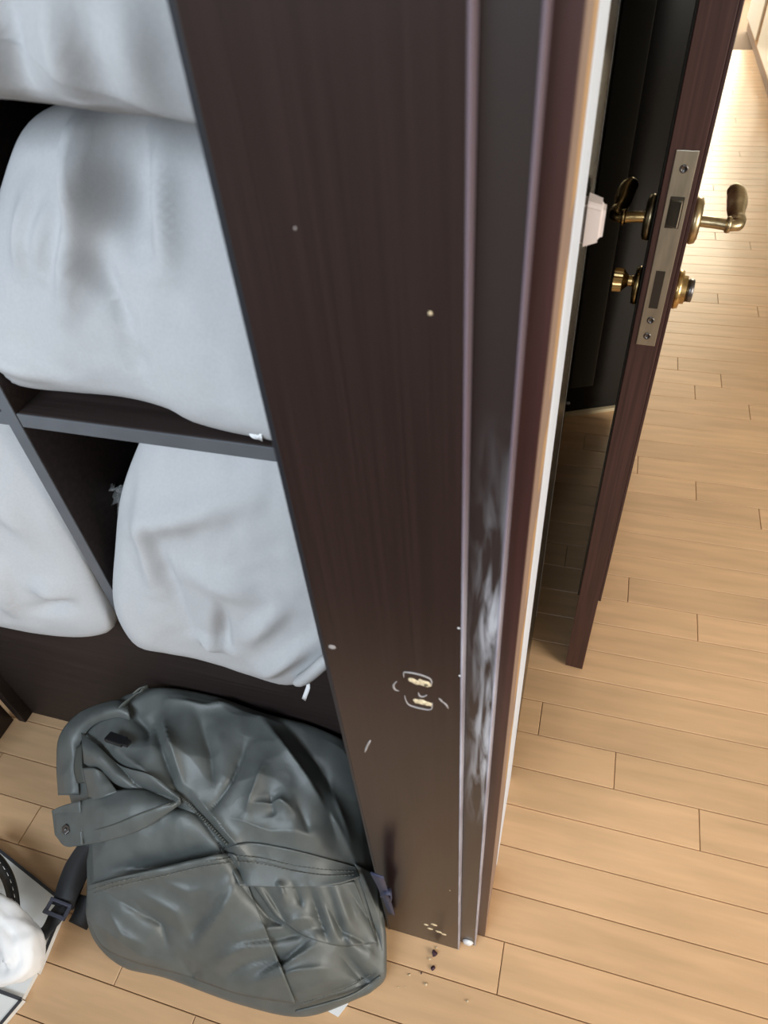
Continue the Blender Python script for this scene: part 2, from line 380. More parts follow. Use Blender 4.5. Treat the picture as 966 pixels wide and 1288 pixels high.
# lever set: rose, neck and lever on each face, scrolled tip
LY, LZ = DY+0.055, 0.934
for s, fx, m in ((1, 0.0975, BRSA), (-1, 0.0540, BRS)):
    ro = pyd('rose_plate', *lathe([(0, 0.0265), (0.004, 0.0275), (0.009, 0.026), (0.011, 0.021), (0.0115, 0.010)], (fx, LY, LZ), (s, 0, 0), 36), BRSA, None); keep(ro, dr)
    L0 = 0.053 if s > 0 else 0.046
    pth = smooth_path([(fx+s*0.008, LY, LZ), (fx+s*L0*0.55, LY, LZ-0.001), (fx+s*(L0-0.004), LY+0.001, LZ-0.003), (fx+s*L0, LY+0.014, LZ-0.002),
                       (fx+s*(L0-0.003), LY+0.032, LZ+0.001), (fx+s*(L0-0.003), LY+0.056, LZ+0.003), (fx+s*(L0-0.006), LY+0.074, LZ+0.008), (fx+s*(L0-0.016), LY+0.078, LZ+0.012)], 34)
    rr = [0.0078 if i < 11 else 0.0095-0.0000*i if i < 16 else 0.0085+0.0035*math.sin((i-16)/17*math.pi)**1.0 for i in range(34)]
    rr[32] = 0.0072; rr[33] = 0.0035
    lv = pyd('lever', *sweep(pth, rr, 14, 0.85), m, None); keep(lv, dr)
    cl = pyd('collar', *lathe([(0, 0.0088), (0.003, 0.0098), (0.006, 0.0088)], (fx+s*(L0-0.013), LY, LZ-0.002), (s, 0, 0), 20), m, lv)
CYZ, CYY = 0.845, DY+0.052
cr_ = pyd('cylinder_ring', *lathe([(0, 0.024), (0.003, 0.025), (0.008, 0.0235), (0.009, 0.018), (0.014, 0.0175), (0.0145, 0.011)], (0.0975, CYY, CYZ), (1, 0, 0), 32), BRS, None); keep(cr_, dr)
kc = pyd('key_cylinder', *lathe([(0.0145, 0.0145), (0.022, 0.0145), (0.023, 0.0125), (0.023, 0.002)], (0.0975, CYY, CYZ), (1, 0, 0), 24), GUN, cr_)
cr2 = pyd('cylinder_ring', *lathe([(0, 0.024), (0.003, 0.025), (0.008, 0.0235), (0.0095, 0.010)], (0.0540, CYY, CYZ), (-1, 0, 0), 32), BRS, None); keep(cr2, dr)
tk = pyd('thumb_turn', *lathe([(0.007, 0.0085), (0.011, 0.0068), (0.016, 0.0068), (0.022, 0.0125), (0.0235, 0.0150), (0.0345, 0.0155), (0.036, 0.0135), (0.0365, 0.004)],
        (0.0540, CYY, CYZ+0.005), (-1, 0, 0), 40, knurl=(4, 5)), BRS, None, smooth=False); keep(tk, dr)

dr.rotation_euler = (0, 0, math.radians(-5.0))
# ------------------------------------------------------------------ low cabinet at the edge of the far room
cb = empty('sideboard', (0.79, 3.2, 0), 'pale beige low cabinet with white doors beyond the open door', 'cabinet')
keep(box('carcass', 0.80, 1.25, 3.2, 6.7, 0.06, 0.82, TANL, bev=0.004), cb)
keep(box('plinth', 0.81, 1.24, 3.22, 6.68, 0.0, 0.06, TAN, bev=0.002), cb)
for y0, y1 in ((3.25, 3.95), (4.05, 4.75), (4.95, 5.75), (5.9, 6.6)):
    dd = box('cabinet_door', 0.785, 0.80, y0, y1, 0.09, 0.78, WBOX, bev=0.004); keep(dd, cb)
    hn = pyd('handle', *sweep(smooth_path([(0.785, y0+0.3, 0.40), (0.765, y0+0.31, 0.40), (0.765, y0+0.41, 0.40), (0.785, y0+0.42, 0.40)], 14), [0.005]*14, 8), NIC, dd)

# ------------------------------------------------------------------ wardrobe
wr = empty('wardrobe', (-0.6, 0.6, 0), 'dark brown open wardrobe with shelves full of pale pillows', 'wardrobe')
def wbox(n, *a, **k): return keep(box(n, *a, **k), wr)
PX0, PX1, PY = -0.1745, -0.0555, 0.294
st = wbox('front_stile', PX0, PX1, PY, PY+0.018, 0.001, TOP, DW, bev=0.0022); eb = box('edge_band', PX1-0.0015, PX1+0.0006, PY-0.0003, PY+0.012, 0.001, TOP, WORNHL, st, bev=0.0007); eb['label'] = 'scuffed edge of the board, its pale highlight painted in'; eb = box('edge_band', PX0-0.0003, PX0+0.0035, PY-0.0006, PY+0.017, 0.001, TOP, EBL, st, bev=0.0008); eb['label'] = 'blue black left edge of the board'; st['label'] = 'wide dark brown board with two torn hinge marks'
wbox('stile_block', -0.172, -0.057, PY+0.018, 0.47, 0.0, TOP, DWI, bev=0)
SF = 0.470
wbox('side_panel', -0.172, -0.154, SF, 1.0, 0, TOP, DWI); 
wbox('side_panel', -1.048, -1.03, SF, 1.0, 0, TOP, DWI)
wbox('side_panel', -1.085, -1.06, 0.30, 0.47, 0, TOP, DW)
wbox('back_panel', -1.06, -0.154, 0.985, 1.0, 0, TOP, DWI)
pt = wbox('partition', -0.602, -0.585, SF+0.001, 0.985, 0.50, TOP, DWI)
def banded(n, x0, x1, z0, z1):
    s = wbox(n, x0, x1, SF+0.0022, 0.985, z0, z1, DWI)
    e = box('edge_band', x0+0.0005, x1-0.0005, SF, SF+0.0022, z0, z1, EDGE, s, bev=0.0006); return s
pe = box('edge_band', -0.602, -0.585, SF-0.001, SF+0.001, 0.50, TOP, EDGE, pt, bev=0.0006)
for z0 in (0.862, 1.200):
    banded('shelf', -0.585, -0.172, z0, z0+0.018); banded('shelf', -1.03, -0.602, z0, z0+0.018)
wbox('bottom_board', -1.03, -0.172, SF+0.006, 0.985, 0.482, 0.50, DWI)
wbox('lower_panel', -1.03, -0.172, 0.494, 0.51, 0.0, 0.482, DWI, bev=0.001)
# torn hinge marks on the stile (pale chipboard showing, rim of dried glue)
def onp(px, py, d=0.0): return at_y(px, py, PY-d)
def blob(px, py, r, name, m, parent, sx=1.0, h=0.0012):
    c = onp(px, py); rg = random.Random(int(px*7+py)); n = 9; v = []
    for q, hh in ((1.0, 0.0), (0.6, h)):
        for k in range(n):
            a = 2*math.pi*k/n; rr = r*q*rg.uniform(0.7, 1.2); v.append(c+Vector((math.cos(a)*rr*sx, -hh+0.0002, math.sin(a)*rr)))
    f = [(k, (k+1) % n, n+(k+1) % n, n+k) for k in range(n)]+[tuple(range(n, 2*n)), tuple(range(n))]
    o = pyd(name, v, f, m, None, False); keep(o, wr) if parent is None else None
    if parent: o.parent = parent; o.matrix_parent_inverse = Matrix.Translation(wr.location).inverted() if False else Matrix()
    return o
for px, py, r in ((518, 855, 0.0026), (524, 858, 0.003), (533, 859, 0.0042), (537, 861, 0.003), (525, 882, 0.003), (531, 883, 0.0032), (538, 885, 0.003),
                  (546, 1163, 0.004), (541, 1168, 0.0032), (552, 1172, 0.0035), (558, 1175, 0.003), (536, 1163, 0.0025)):
    blob(px, py, r*1.25, 'torn_chipboard', CHIP, st, 1.25)
for pl in ([(508, 852), (508, 846), (513, 845.5), (527, 848), (540, 853), (543, 858), (542, 862)], [(499, 857), (495, 862), (497, 867), (502, 869)],
           [(509, 875), (511, 882), (516, 887), (530, 891), (542, 892), (544, 884)], [(526, 871), (528, 875), (533, 876), (537, 874)],
           [(556, 882), (561, 886), (564, 891)], [(552, 878), (558, 884)]):
    p3 = smooth_path([onp(*p) for p in pl], 5*len(pl))
    n_ = len(p3)
    o = pyd('glue_rim', *sweep(p3, [0.00105*(0.35+0.65*math.sin(math.pi*(i+0.6)/(n_+0.2))) for i in range(n_)], 6, 0.9), GLUE, st)
for px, py, r, m in ((418, 814, 0.0042, GLUE), (541, 394, 0.0012, CHIP), (371, 287, 0.0009, GLUE), (577, 790, 0.0012, LINW), (578, 850, 0.0010, LINW), (566, 1120, 0.0009, CHIP)):
    blob(px, py, r, 'paint_fleck', m, st, 1.0, 0.0005)
o = pyd('scratch', *sweep(smooth_path([onp(459, 946), onp(462, 938), onp(466, 931)], 8), [0.0006, 0.001, 0.0013, 0.0012, 0.0011, 0.0013, 0.0012, 0.0006], 6), GLUE, st)

# ------------------------------------------------------------------ pillows
def poly_resample(pts, n):
    P = [Vector(p) for p in pts]; m = len(P); Q = []
    for i in range(m):
        a, b, c, d = P[i-1], P[i], P[(i+1) % m], P[(i+2) % m]
        for q in range(12):
            t = q/12; Q.append(0.5*((2*b)+(c-a)*t+(2*a-5*b+4*c-d)*t*t+(3*b-a-3*c+d)*t**3))
    L = [0]
    for i in range(len(Q)): L.append(L[-1]+(Q[(i+1) % len(Q)]-Q[i]).length)
    out = []; j = 0
    for k in range(n):
        s = L[-1]*k/n
        while L[j+1] < s: j += 1
        t = (s-L[j])/max(L[j+1]-L[j], 1e-9); out.append(Q[j].lerp(Q[(j+1) % len(Q)], t))
    return out
def pillow(label, px, y, tilt, z0, Df, Db, folds, seed, lim, puff=2.4):
    """px: outline in the photograph, laid on the leaning plane the pillow's seam lies in; inflated to the front and back"""
    out = poly_resample([at_y(a, b, y, tilt, z0) for a, b in px], 120)
    c = sum(out, Vector())/len(out); K, n = 34, len(out); v, f = [], []
    nrm = Vector((0, -1, tilt)).normalized()
    fl_ = [(at_y(a, b, y, tilt, z0), at_y(d, e, y, tilt, z0), amp, wd_) for a, b, d, e, amp, wd_ in folds]
    def disp(p, s):
        h = 0
        for a, b, amp, wd_ in fl_:
            ab = b-a; t = max(0, min(1, (p-a).dot(ab)/ab.length_squared)); d = (p-(a+ab*t)).length
            h += 2.2*amp*math.exp(-(d/wd_)**2)*math.sin(math.pi*(0.12+0.76*t))
        q = p*1.0
        h += 0.009*noise.noise(Vector((q.x*9+seed, q.z*4.5, seed*1.7))) + 0.004*noise.noise(Vector((q.x*26+seed, q.z*12, seed)))
        h += 0.0012*noise.noise(Vector((q.x*60, q.z*50, seed*3)))
        return h*min(1, (1-s)*5+0.1)
    for side, D in ((1, Df), (-1, Db)):
        for k in range(K if side == 1 else K-1):
            s = (1-(k/(K))**1.6) if True else 0
            for p in out:
                q = c+(p-c)*s; th = D*(1-s**puff)**(1/puff)
                v.append(q+nrm*(side*th + (disp(q, s) if side == 1 else 0)))
        if side == 1: v.append(c+nrm*(D+disp(c, 0))); ci = len(v)-1; off = len(v)
    v.append(c-nrm*Db); cj = len(v)-1
    def idx(side, k, i):
        if side == 1 or k == 0: return k*n+i % n
        return off+k*n+i % n
    for side, kk in ((1, K), (-1, K-1)):
        for k in range(kk-1):
            for i in range(n): f.append((idx(side, k, i), idx(side, k, i+1), idx(side, k+1, i+1), idx(side, k+1, i)))
        for i in range(n): f.append((idx(side, kk-1, i), idx(side, kk-1, i+1), ci if side == 1 else cj))
    xa, xb, za, zb = lim
    for q in v:
        q.x = min(max(q.x, xa), xb); q.y = min(q.y, 0.98)
        if q.y > SF-0.004: q.z = min(max(q.z, za), zb)
    o = pyd('pillow', v, f, LIN)
    bm = bmesh.new(); bm.from_mesh(o.data)
    bmesh.ops.delete(bm, geom=[q for q in bm.verts if not q.link_faces], context='VERTS'); bm.to_mesh(o.data); bm.free()
    return tag(o, label, 'pillow', 'pale grey pillows in the wardrobe')
p1 = pillow('pale grey pillow on the highest shelf, only its lower half showing', [(-260, 100), (-130, 112), (0, 121), (60, 125), (120, 134), (190, 143), (240, 148), (300, 152), (350, 60), (330, -80), (230, -170), (40, -190), (-150, -160), (-270, -40)],
            0.458, 0.10, 1.19, 0.045, 0.14, [(20, 0, 60, 110, 0.010, 0.012), (130, -20, 150, 110, 0.009, 0.013), (55, -40, 75, 100, -0.008, 0.012), (200, -20, 225, 130, 0.007, 0.015)], 3, (-0.583, -0.176, 1.2195, 1.9))
p2 = pillow('large pale grey pillow on the middle shelf, creased down its front', [(-35, 400), (-14, 452), (12, 474), (45, 485), (100, 491), (165, 497), (225, 512), (262, 530), (330, 546), (400, 548), (428, 440), (400, 300), (350, 190), (280, 120), (190, 108), (95, 125), (42, 160), (8, 250), (-20, 330)],
            0.505, 0.34, 0.90, 0.055, 0.16, [(140, 130, 165, 260, 0.016, 0.016), (120, 250, 100, 330, 0.009, 0.013), (165, 215, 130, 380, 0.012, 0.014), (85, 240, 70, 330, 0.008, 0.012), (185, 200, 210, 300, -0.012, 0.016), (205, 160, 235, 300, -0.010, 0.015),
             (230, 180, 250, 330, 0.010, 0.014), (160, 300, 210, 460, -0.007, 0.016), (150, 330, 200, 420, 0.006, 0.012), (20, 440, 110, 470, 0.006, 0.014)], 11, (-0.583, -0.176, 0.8815, 1.198))
p3 = pillow('pale grey pillow on the bottom board, left of the upright partition', [(-270, 560), (-160, 470), (0, 490), (40, 545), (85, 640), (125, 735), (143, 772), (140, 792), (100, 798), (50, 792), (0, 782), (-100, 768), (-230, 730), (-300, 650)],
            0.452, 0.20, 0.46, 0.040, 0.13, [(20, 690, 35, 750, 0.009, 0.010), (60, 720, 115, 735, 0.007, 0.012), (60, 750, 110, 745, -0.006, 0.010), (0, 600, 60, 660, 0.006, 0.02)], 23, (-1.02, -0.604, 0.5015, 0.86))
p4 = pillow('pale grey pillow on the bottom board between the partition and the wide board', [(176, 560), (156, 620), (149, 690), (147, 742), (156, 776), (178, 806), (215, 815), (265, 826), (315, 842), (362, 856), (390, 850), (425, 825), (455, 760), (440, 650), (400, 550), (340, 505), (250, 500), (200, 520)],
            0.452, 0.22, 0.50, 0.045, 0.14, [(200, 600, 215, 720, 0.006, 0.016), (215, 640, 255, 770, -0.006, 0.014), (300, 740, 295, 800, -0.008, 0.010), (270, 780, 300, 800, 0.007, 0.010), (330, 780, 370, 740, 0.006, 0.012), (340, 830, 400, 790, 0.008, 0.012), (180, 640, 330, 600, 0.008, 0.02), (260, 690, 340, 720, 0.005, 0.02)], 31, (-0.583, -0.176, 0.5015, 0.86))
# loose hem corners and sewn tags
def strip_tag(pl, pts, w, parent, m=LINW):
    pp = smooth_path(pts, 8)
    o = pyd('fabric_tag', *ribbon(pp, w, 0.0006, Vector((1, -0.3, 0))), m, parent); return o
strip_tag(p4, [at_y(384, 856, 0.425), at_y(388, 862, 0.420), at_y(385, 872, 0.418), at_y(382, 880, 0.42)], 0.006, p4)
strip_tag(p2, [at_y(318, 541, 0.475), at_y(322, 546, 0.472), at_y(330, 551, 0.470)], 0.012, p2)
hem = pyd('folded_hem', *sweep(smooth_path([at_y(372, 858, 0.428), at_y(385, 852, 0.424), at_y(400, 840, 0.424), at_y(416, 825, 0.43)], 16),
      [0.004, 0.008, 0.0105, 0.012]+[0.0125]*9+[0.012, 0.010, 0.006], 12, 0.7), LIN, p4)
# crinkled clear film showing between the lower pillow and the partition
v, f = [], []; nu, nv = 16, 40; rg = random.Random(4)
for j in range(nv):
    t = j/(nv-1); py = 612+t*110
    for i in range(nu):
        s = i/(nu-1); px = 124+5*math.sin(t*5)+s*40
        v.append(at_y(px, py, 0.545-0.02*t)+Vector((rg.uniform(-1, 1)*0.002, rg.uniform(-1, 1)*0.008, rg.uniform(-1, 1)*0.002)))
for j in range(nv-1):
    for i in range(nu-1): f.append((j*nu+i, j*nu+i+1, (j+1)*nu+i+1, (j+1)*nu+i))
fo = pyd('plastic_wrap', v, f, FILM, None, False)
sm = fo.modifiers.new('thick', 'SOLIDIFY'); sm.thickness = 0.0006
tag(fo, 'crinkled clear plastic film stuffed beside the pillow right of the partition', 'plastic wrap')

# ------------------------------------------------------------------ backpack
RIM = [(78, 960, .17), (79, 930, .19), (95, 905, .215), (130, 885, .25), (165, 867, .28), (205, 861, .295), (270, 872, .295), (330, 893, .287), (400, 912, .272), (452, 945, .24),
       (470, 1010, .19), (476, 1070, .14), (481, 1120, .105), (484, 1170, .075), (485, 1205, .055), (483, 1227, .045), (468, 1242, .038), (452, 1251, .035), (380, 1276, .03), (300, 1261, .03), (205, 1227, .035), (150, 1213, .04),
       (118, 1185, .055), (105, 1150, .075), (106, 1110, .10), (104, 1065, .125), (92, 1025, .14), (82, 990, .155)]
INN = [(150, 940, .262), (200, 920, .292), (280, 930, .305), (360, 950, .295), (420, 1000, .25), (250, 1000, .275), (340, 1010, .275), (400, 1060, .23), (180, 1010, .245), (300, 1070, .235),
       (130, 1080, .165), (200, 1080, .20), (360, 1110, .185), (440, 1120, .15), (170, 1140, .145), (250, 1130, .165), (320, 1150, .15), (400, 1170, .125), (200, 1190, .09), (290, 1210, .095),
       (380, 1230, .085), (450, 1200, .085), (140, 1000, .22), (430, 1060, .20)]
RP = [at_z(*p) for p in RIM]; CTRL = RP+[at_z(*p) for p in INN]
def solve(A, b):
    n = len(b); Mx = [r[:]+[c] for r, c in zip(A, b)]
    for i in range(n):
        p = max(range(i, n), key=lambda r: abs(Mx[r][i])); Mx[i], Mx[p] = Mx[p], Mx[i]
        for r in range(i+1, n):
            k = Mx[r][i]/Mx[i][i]
            if k:
                for c in range(i, n+1): Mx[r][c] -= k*Mx[i][c]
    x = [0]*n
    for i in range(n-1, -1, -1): x[i] = (Mx[i][n]-sum(Mx[i][c]*x[c] for c in range(i+1, n)))/Mx[i][i]
    return x
def tps(r2): return 0 if r2 < 1e-12 else r2*math.log(r2)
nC = len(CTRL); A = []
for i, p in enumerate(CTRL):
    A.append([tps((p.x-q.x)**2+(p.y-q.y)**2)+(0.0006 if i == j else 0) for j, q in enumerate(CTRL)]+[1, p.x, p.y])
for kf in (lambda p: 1, lambda p: p.x, lambda p: p.y): A.append([kf(p) for p in CTRL]+[0, 0, 0])
WT = solve(A, [p.z for p in CTRL]+[0, 0, 0])
def Hbase(x, y):
    return sum(w*tps((x-q.x)**2+(y-q.y)**2) for w, q in zip(WT, CTRL))+WT[nC]+WT[nC+1]*x+WT[nC+2]*y
def surf0(px, py):
    z = 0.15
    for _ in range(14):
        p = at_z(px, py, z); z = 0.5*z+0.5*Hbase(p.x, p.y)
    return at_z(px, py, z)
# folds: polyline in the photograph, height (m), half-width (m); sharp: 'v' creases, 'r' rounded ridges
FOLD = [([(140, 955), (170, 985), (210, 1005), (245, 1020)], -.016, .010), ([(145, 945), (185, 975), (225, 998)], .012, .012), ([(190, 900), (205, 950), (222, 1000)], -.012, .009), ([(205, 905), (222, 950), (232, 990)], .012, .010),
        ([(235, 1005), (270, 1050), (300, 1095), (312, 1118)], -.018, .008), ([(250, 1005), (285, 1050), (320, 1090)], .012, .010), ([(300, 1110), (335, 1150), (380, 1180)], -.010, .007),
        ([(265, 1020), (290, 980), (310, 930)], -.010, .009), ([(330, 905), (380, 970), (430, 1050), (455, 1100)], .013, .014), ([(350, 900), (400, 960), (440, 1040)], -.012, .016),
        ([(305, 1180), (350, 1165), (400, 1155)], .006, .006), ([(300, 1190), (350, 1178), (410, 1165)], -.006, .006), ([(310, 1245), (360, 1215), (400, 1190)], .007, .007), ([(325, 1225), (360, 1205), (395, 1175)], -.006, .006),
        ([(250, 1190), (285, 1150), (300, 1120)], .010, .010), ([(235, 1180), (270, 1140), (290, 1110)], -.010, .009), ([(225, 1200), (240, 1225), (255, 1215)], -.009, .008), ([(120, 1160), (180, 1205), (230, 1215)], .006, .010),
        ([(425, 1190), (445, 1215), (470, 1238)], -.022, .014), ([(430, 1170), (455, 1210), (480, 1225)], .010, .010), ([(405, 1130), (430, 1170), (475, 1195)], -.010, .009), ([(440, 1120), (470, 1165), (480, 1190)], -.010, .007), ([(455, 1100), (475, 1150)], .008, .008),
        ([(130, 1120), (180, 1150), (230, 1170)], -.006, .010), ([(140, 1092), (220, 1082), (275, 1068)], -.020, .012), ([(290, 1030), (340, 1050), (400, 1055)], .006, .012), ([(340, 1000), (345, 1030)], -.008, .010), ([(375, 1010), (390, 1050)], -.007, .009),
        ([(390, 1120), (400, 1150), (410, 1180)], -.009, .006), ([(370, 1115), (380, 1140)], -.009, .005), ([(355, 1115), (362, 1140)], .007, .005), ([(210, 880), (260, 890), (310, 885)], .006, .012), ([(160, 890), (180, 910), (185, 930)], -.010, .010),
        ([(165, 1130), (200, 1160), (215, 1195)], -.008, .008), ([(180, 1125), (225, 1150), (240, 1185)], .007, .008), ([(140, 1150), (160, 1180), (190, 1195)], .006, .007), ([(270, 1215), (310, 1195), (345, 1190)], .008, .006), ([(280, 1230), (320, 1208), (350, 1202)], -.007, .006),
        ([(255, 1160), (275, 1130), (295, 1105)], .009, .006), ([(205, 1110), (240, 1125), (262, 1120)], .006, .007), ([(330, 1240), (370, 1225), (420, 1220)], .007, .007), ([(320, 1015), (355, 1012), (372, 1025)], .011, .010), ([(335, 960), (320, 1000), (312, 1025)], .008, .009),
        ([(250, 900), (262, 945), (268, 990)], -.009, .012), ([(395, 985), (415, 1025), (425, 1055)], -.008, .008), ([(415, 985), (432, 1030), (445, 1070)], .008, .007)]
FOLD3 = [([surf0(*p) for p in pl], a, w) for pl, a, w in FOLD]
RC = [(p.x, p.y) for p in poly_resample(RP, 200)]
def Hs(x, y):
    h = Hbase(x, y); p = Vector((x, y))
    for pl, a, w in FOLD3:
        best = 9; tb = 0; n = len(pl)-1
        for i in range(n):
            ax, ay = pl[i].x, pl[i].y; bx, by = pl[i+1].x-ax, pl[i+1].y-ay
            l2 = bx*bx+by*by
            t = max(0, min(1, ((x-ax)*bx+(y-ay)*by)/l2)); d = math.hypot(x-ax-bx*t, y-ay-by*t)
            if d < best: best = d; tb = (i+t)/n
        if best < 5*w: h += 1.9*a*math.exp(-abs(best/w))*(0.25+0.75*math.sin(math.pi*tb))
    q = Vector((x, y, 0))
    h += 0.008*noise.noise(q*14) - 0.016*(abs(noise.noise(q*8+Vector((7, 2, 4))))-0.3) - 0.005*(abs(noise.noise(q*21+Vector((3, 5, 1))))-0.3)
    return h
def surf(px, py, off=0.0):
    p = surf0(px, py); z = p.z
    for _ in range(8):
        p = at_z(px, py, z); z = 0.5*z+0.5*(Hs(p.x, p.y)+off)
    return at_z(px, py, z)
bp = empty('backpack', (-0.42, 0.3, 0), 'rumpled grey-green nylon backpack slumped on the floor against the wardrobe', 'backpack')
def bpart(name, vf, m, smooth=True, solid=0.0):
    o = pyd(name, vf[0], vf[1], m, None, smooth); keep(o, bp)
    if solid: q = o.modifiers.new('thick', 'SOLIDIFY'); q.thickness = solid; q.offset = 0
    return o
# body: closed shell, top = folded height field over the footprint, sides tucked under to the floor
rim = poly_resample(RP, 260); cen = Vector((-0.41, 0.31, 0)); v, f = [], []; K = 96; n = len(rim)
for k in range(K):
    s = 1-(k/K)
    for r in rim:
        x = cen.x+(r.x-cen.x)*s; y = cen.y+(r.y-cen.y)*s
        e = min(1, (1-s)/0.10)
        z = Hs(x, y); z = r.z*(1-e)+z*e - 0.012*(1-math.sqrt(max(0, 1-(1-e)**2)))
        if y > 0.285: x = min(x, -0.178)
        v.append(Vector((x, min(y, 0.491), max(z, 0.012))))
v.append(Vector((cen.x, cen.y, Hs(cen.x, cen.y)))); top = len(v)-1
base = len(v)
for q, (zz, s) in enumerate(((0.62, 1.0), (0.3, 0.985), (0.05, 0.95), (0.0, 0.90))):
    for r in rim: v.append(Vector((min(cen.x+(r.x-cen.x)*s, -0.178 if r.y > 0.28 else 9), min(cen.y+(r.y-cen.y)*s, 0.491), max(0.0, (r.z-0.012)*zz))))
for k in range(K-1):
    for i in range(n): f.append((k*n+i, k*n+(i+1) % n, (k+1)*n+(i+1) % n, (k+1)*n+i))
for i in range(n):
    f.append(((K-1)*n+i, (K-1)*n+(i+1) % n, top)); f.append((i, (i+1) % n, base+(i+1) % n, base+i))
    for q in range(3): f.append((base+q*n+i, base+q*n+(i+1) % n, base+(q+1)*n+(i+1) % n, base+(q+1)*n+i))
f.append(tuple(base+3*n+i for i in range(n)))
body = bpart('body', (v, f), BAG)
def sheet(name, topc, botc, off, m=BAG, nu=60, nv=26, lift=None, solid=0.0018, ripple=0.0):
    """cloth panel lying on the bag between two curves drawn over the photograph"""
    tp = smooth_path([(a, b, 0) for a, b in topc], nu); bt = smooth_path([(a, b, 0) for a, b in botc], nu); v, f = [], []
    for j in range(nv):
        t = j/(nv-1)
        for i in range(nu):
            u = i/(nu-1); p = tp[i].lerp(bt[i], t); h = off(u, t) if callable(off) else off
            if ripple: h += ripple*math.sin(u*24+math.sin(u*9)*2)*(0.35+0.65*math.sin(math.pi*t))
            v.append(surf(p.x, p.y, h))
    for j in range(nv-1):
        for i in range(nu-1): f.append((j*nu+i, j*nu+i+1, (j+1)*nu+i+1, (j+1)*nu+i))
    return bpart(name, (v, f), m, True, solid)
def seam(pts, off, r=0.0011, name='stitching', dash=True, m=STI, parent=None):
    pp = smooth_path([(a, b, 0) for a, b in pts], 90); q = [surf(p.x, p.y, off) for p in pp]; v, f = [], []
    step = 3 if dash else 89; ln = 2 if dash else 89
    for i in range(0, 89, step):
        seg = q[i:i+ln+1] if dash else q
        if len(seg) < 2: continue
        a, b = sweep(seg, [r]*len(seg), 5, 0.8); o = len(v); v += a; f += [tuple(o+k for k in g) for g in b]
    s = bpart(name, (v, f), m, True)
    return s
# big front pocket with a doubled mouth
fp = sheet('front_pocket', [(110, 1114), (150, 1103), (200, 1092), (250, 1080), (292, 1074), (304, 1096)], [(110, 1150), (128, 1188), (165, 1208), (230, 1226), (300, 1250), (372, 1262)],
           lambda u, t: 0.004+0.024*math.exp(-(t/0.12)**2)*math.sin(math.pi*min(1, u*0.9+0.08))+0.006*math.sin(math.pi*t), solid=0.0024, nu=90, nv=46)
for o_ in (3.5, 9): seam([(114, 1116+o_), (150, 1105+o_), (200, 1094+o_), (250, 1082+o_), (290, 1076+o_)], 0.0245, 0.0009)
# storm flap with a gathered panel below it
gp = sheet('gathered_panel', [(318, 1112), (360, 1113), (405, 1113), (446, 1108)], [(345, 1150), (385, 1178), (430, 1190), (474, 1186)], 0.004, ripple=0.006, nu=80)
sf = sheet('storm_flap', [(278, 1068), (312, 1060), (355, 1066), (405, 1078), (447, 1090)], [(302, 1114), (345, 1116), (385, 1116), (425, 1112), (453, 1103)],
           lambda u, t: 0.004+0.024*t*t, solid=0.003, nu=70)
for q in (0, 7): seam([(292, 1076+q), (330, 1080+q), (370, 1089+q), (410, 1094+q), (446, 1096+q*.6)], 0.0125+0.001*q, 0.0009)
# lower right panel and folded corner edge
lp_ = sheet('side_panel', [(446, 1086), (462, 1094), (474, 1106)], [(470, 1160), (477, 1180), (481, 1196)], 0.005, nu=16)
seam([(372, 1272), (410, 1262), (445, 1250), (478, 1228)], 0.006, 0.0022, 'hem_cord', False, BAG)
seam([(380, 1262), (412, 1252), (440, 1241), (465, 1226)], 0.004, 0.0009)
# side closure flap with snap, lying towards the left
bf = sheet('closure_flap', [(70, 1019), (100, 1008), (140, 996), (180, 994), (226, 1004)], [(72, 1052), (86, 1064), (130, 1058), (180, 1042), (228, 1010)], lambda u, t: 0.012+0.010*math.sin(math.pi*t)+0.012*(1-u), solid=0.003, nu=60)
ft = sheet('flap_tab', [(66, 1019), (80, 1013), (101, 1007)], [(70, 1050), (84, 1064.5), (104, 1062)], 0.028, solid=0.003, nu=18)
seam([(101, 1008), (103, 1035), (103, 1061)], 0.031, 0.0009)
seam([(108, 1046), (140, 1038), (175, 1024), (214, 1010)], 0.027, 0.0016, 'zip_line', False, BAGD)
sp = surf(84, 1043, 0.034)
sn = bpart('snap', lathe([(0, 0.0085), (0.003, 0.0085), (0.004, 0.0065), (0.004, 0.0030), (0.0055, 0.0026), (0.0058, 0.0005)], sp, (-0.1, -0.35, 1), 6), GUN, False)
# hood, twisted light lining corner, dark opening, rim cord
hd = sheet('hood_rim', [(74, 1000), (72, 960), (76, 925), (100, 897), (140, 882), (160, 884)], [(100, 1000), (98, 965), (101, 935), (118, 912), (146, 902), (164, 905)], lambda u, t: 0.004+0.012*math.sin(math.pi*t), nu=50, solid=0.003)
op = sheet('dark_opening', [(97, 940), (93, 965), (97, 985)], [(103, 935), (104, 965), (108, 985)], 0.016, BAGD, nu=14, nv=6)
ln_ = sheet('lining_corner', [(104, 966), (118, 966), (130, 972)], [(113, 1008), (130, 1003), (148, 996)], lambda u, t: 0.018+0.01*math.sin(math.pi*u), nu=18, nv=14)
fd = sheet('folded_lip', [(102, 922), (120, 935), (150, 962), (190, 975), (225, 1000)], [(106, 960), (130, 975), (155, 990), (195, 996), (228, 1010)], lambda u, t: 0.012+0.012*math.sin(math.pi*t), nu=60)
seam([(222, 998), (240, 1014), (262, 1036), (286, 1062)], 0.010, 0.003, 'zip_coil', True, BAGD)
zp = bpart('zip_pull', ribbon(smooth_path([surf(205, 1004, 0.016), surf(213, 1007, 0.018), surf(222, 1007, 0.016)], 6), 0.008, 0.002, Vector((0.2, 1, 0))), GUN)
bk = surf(146, 930, 0.016)
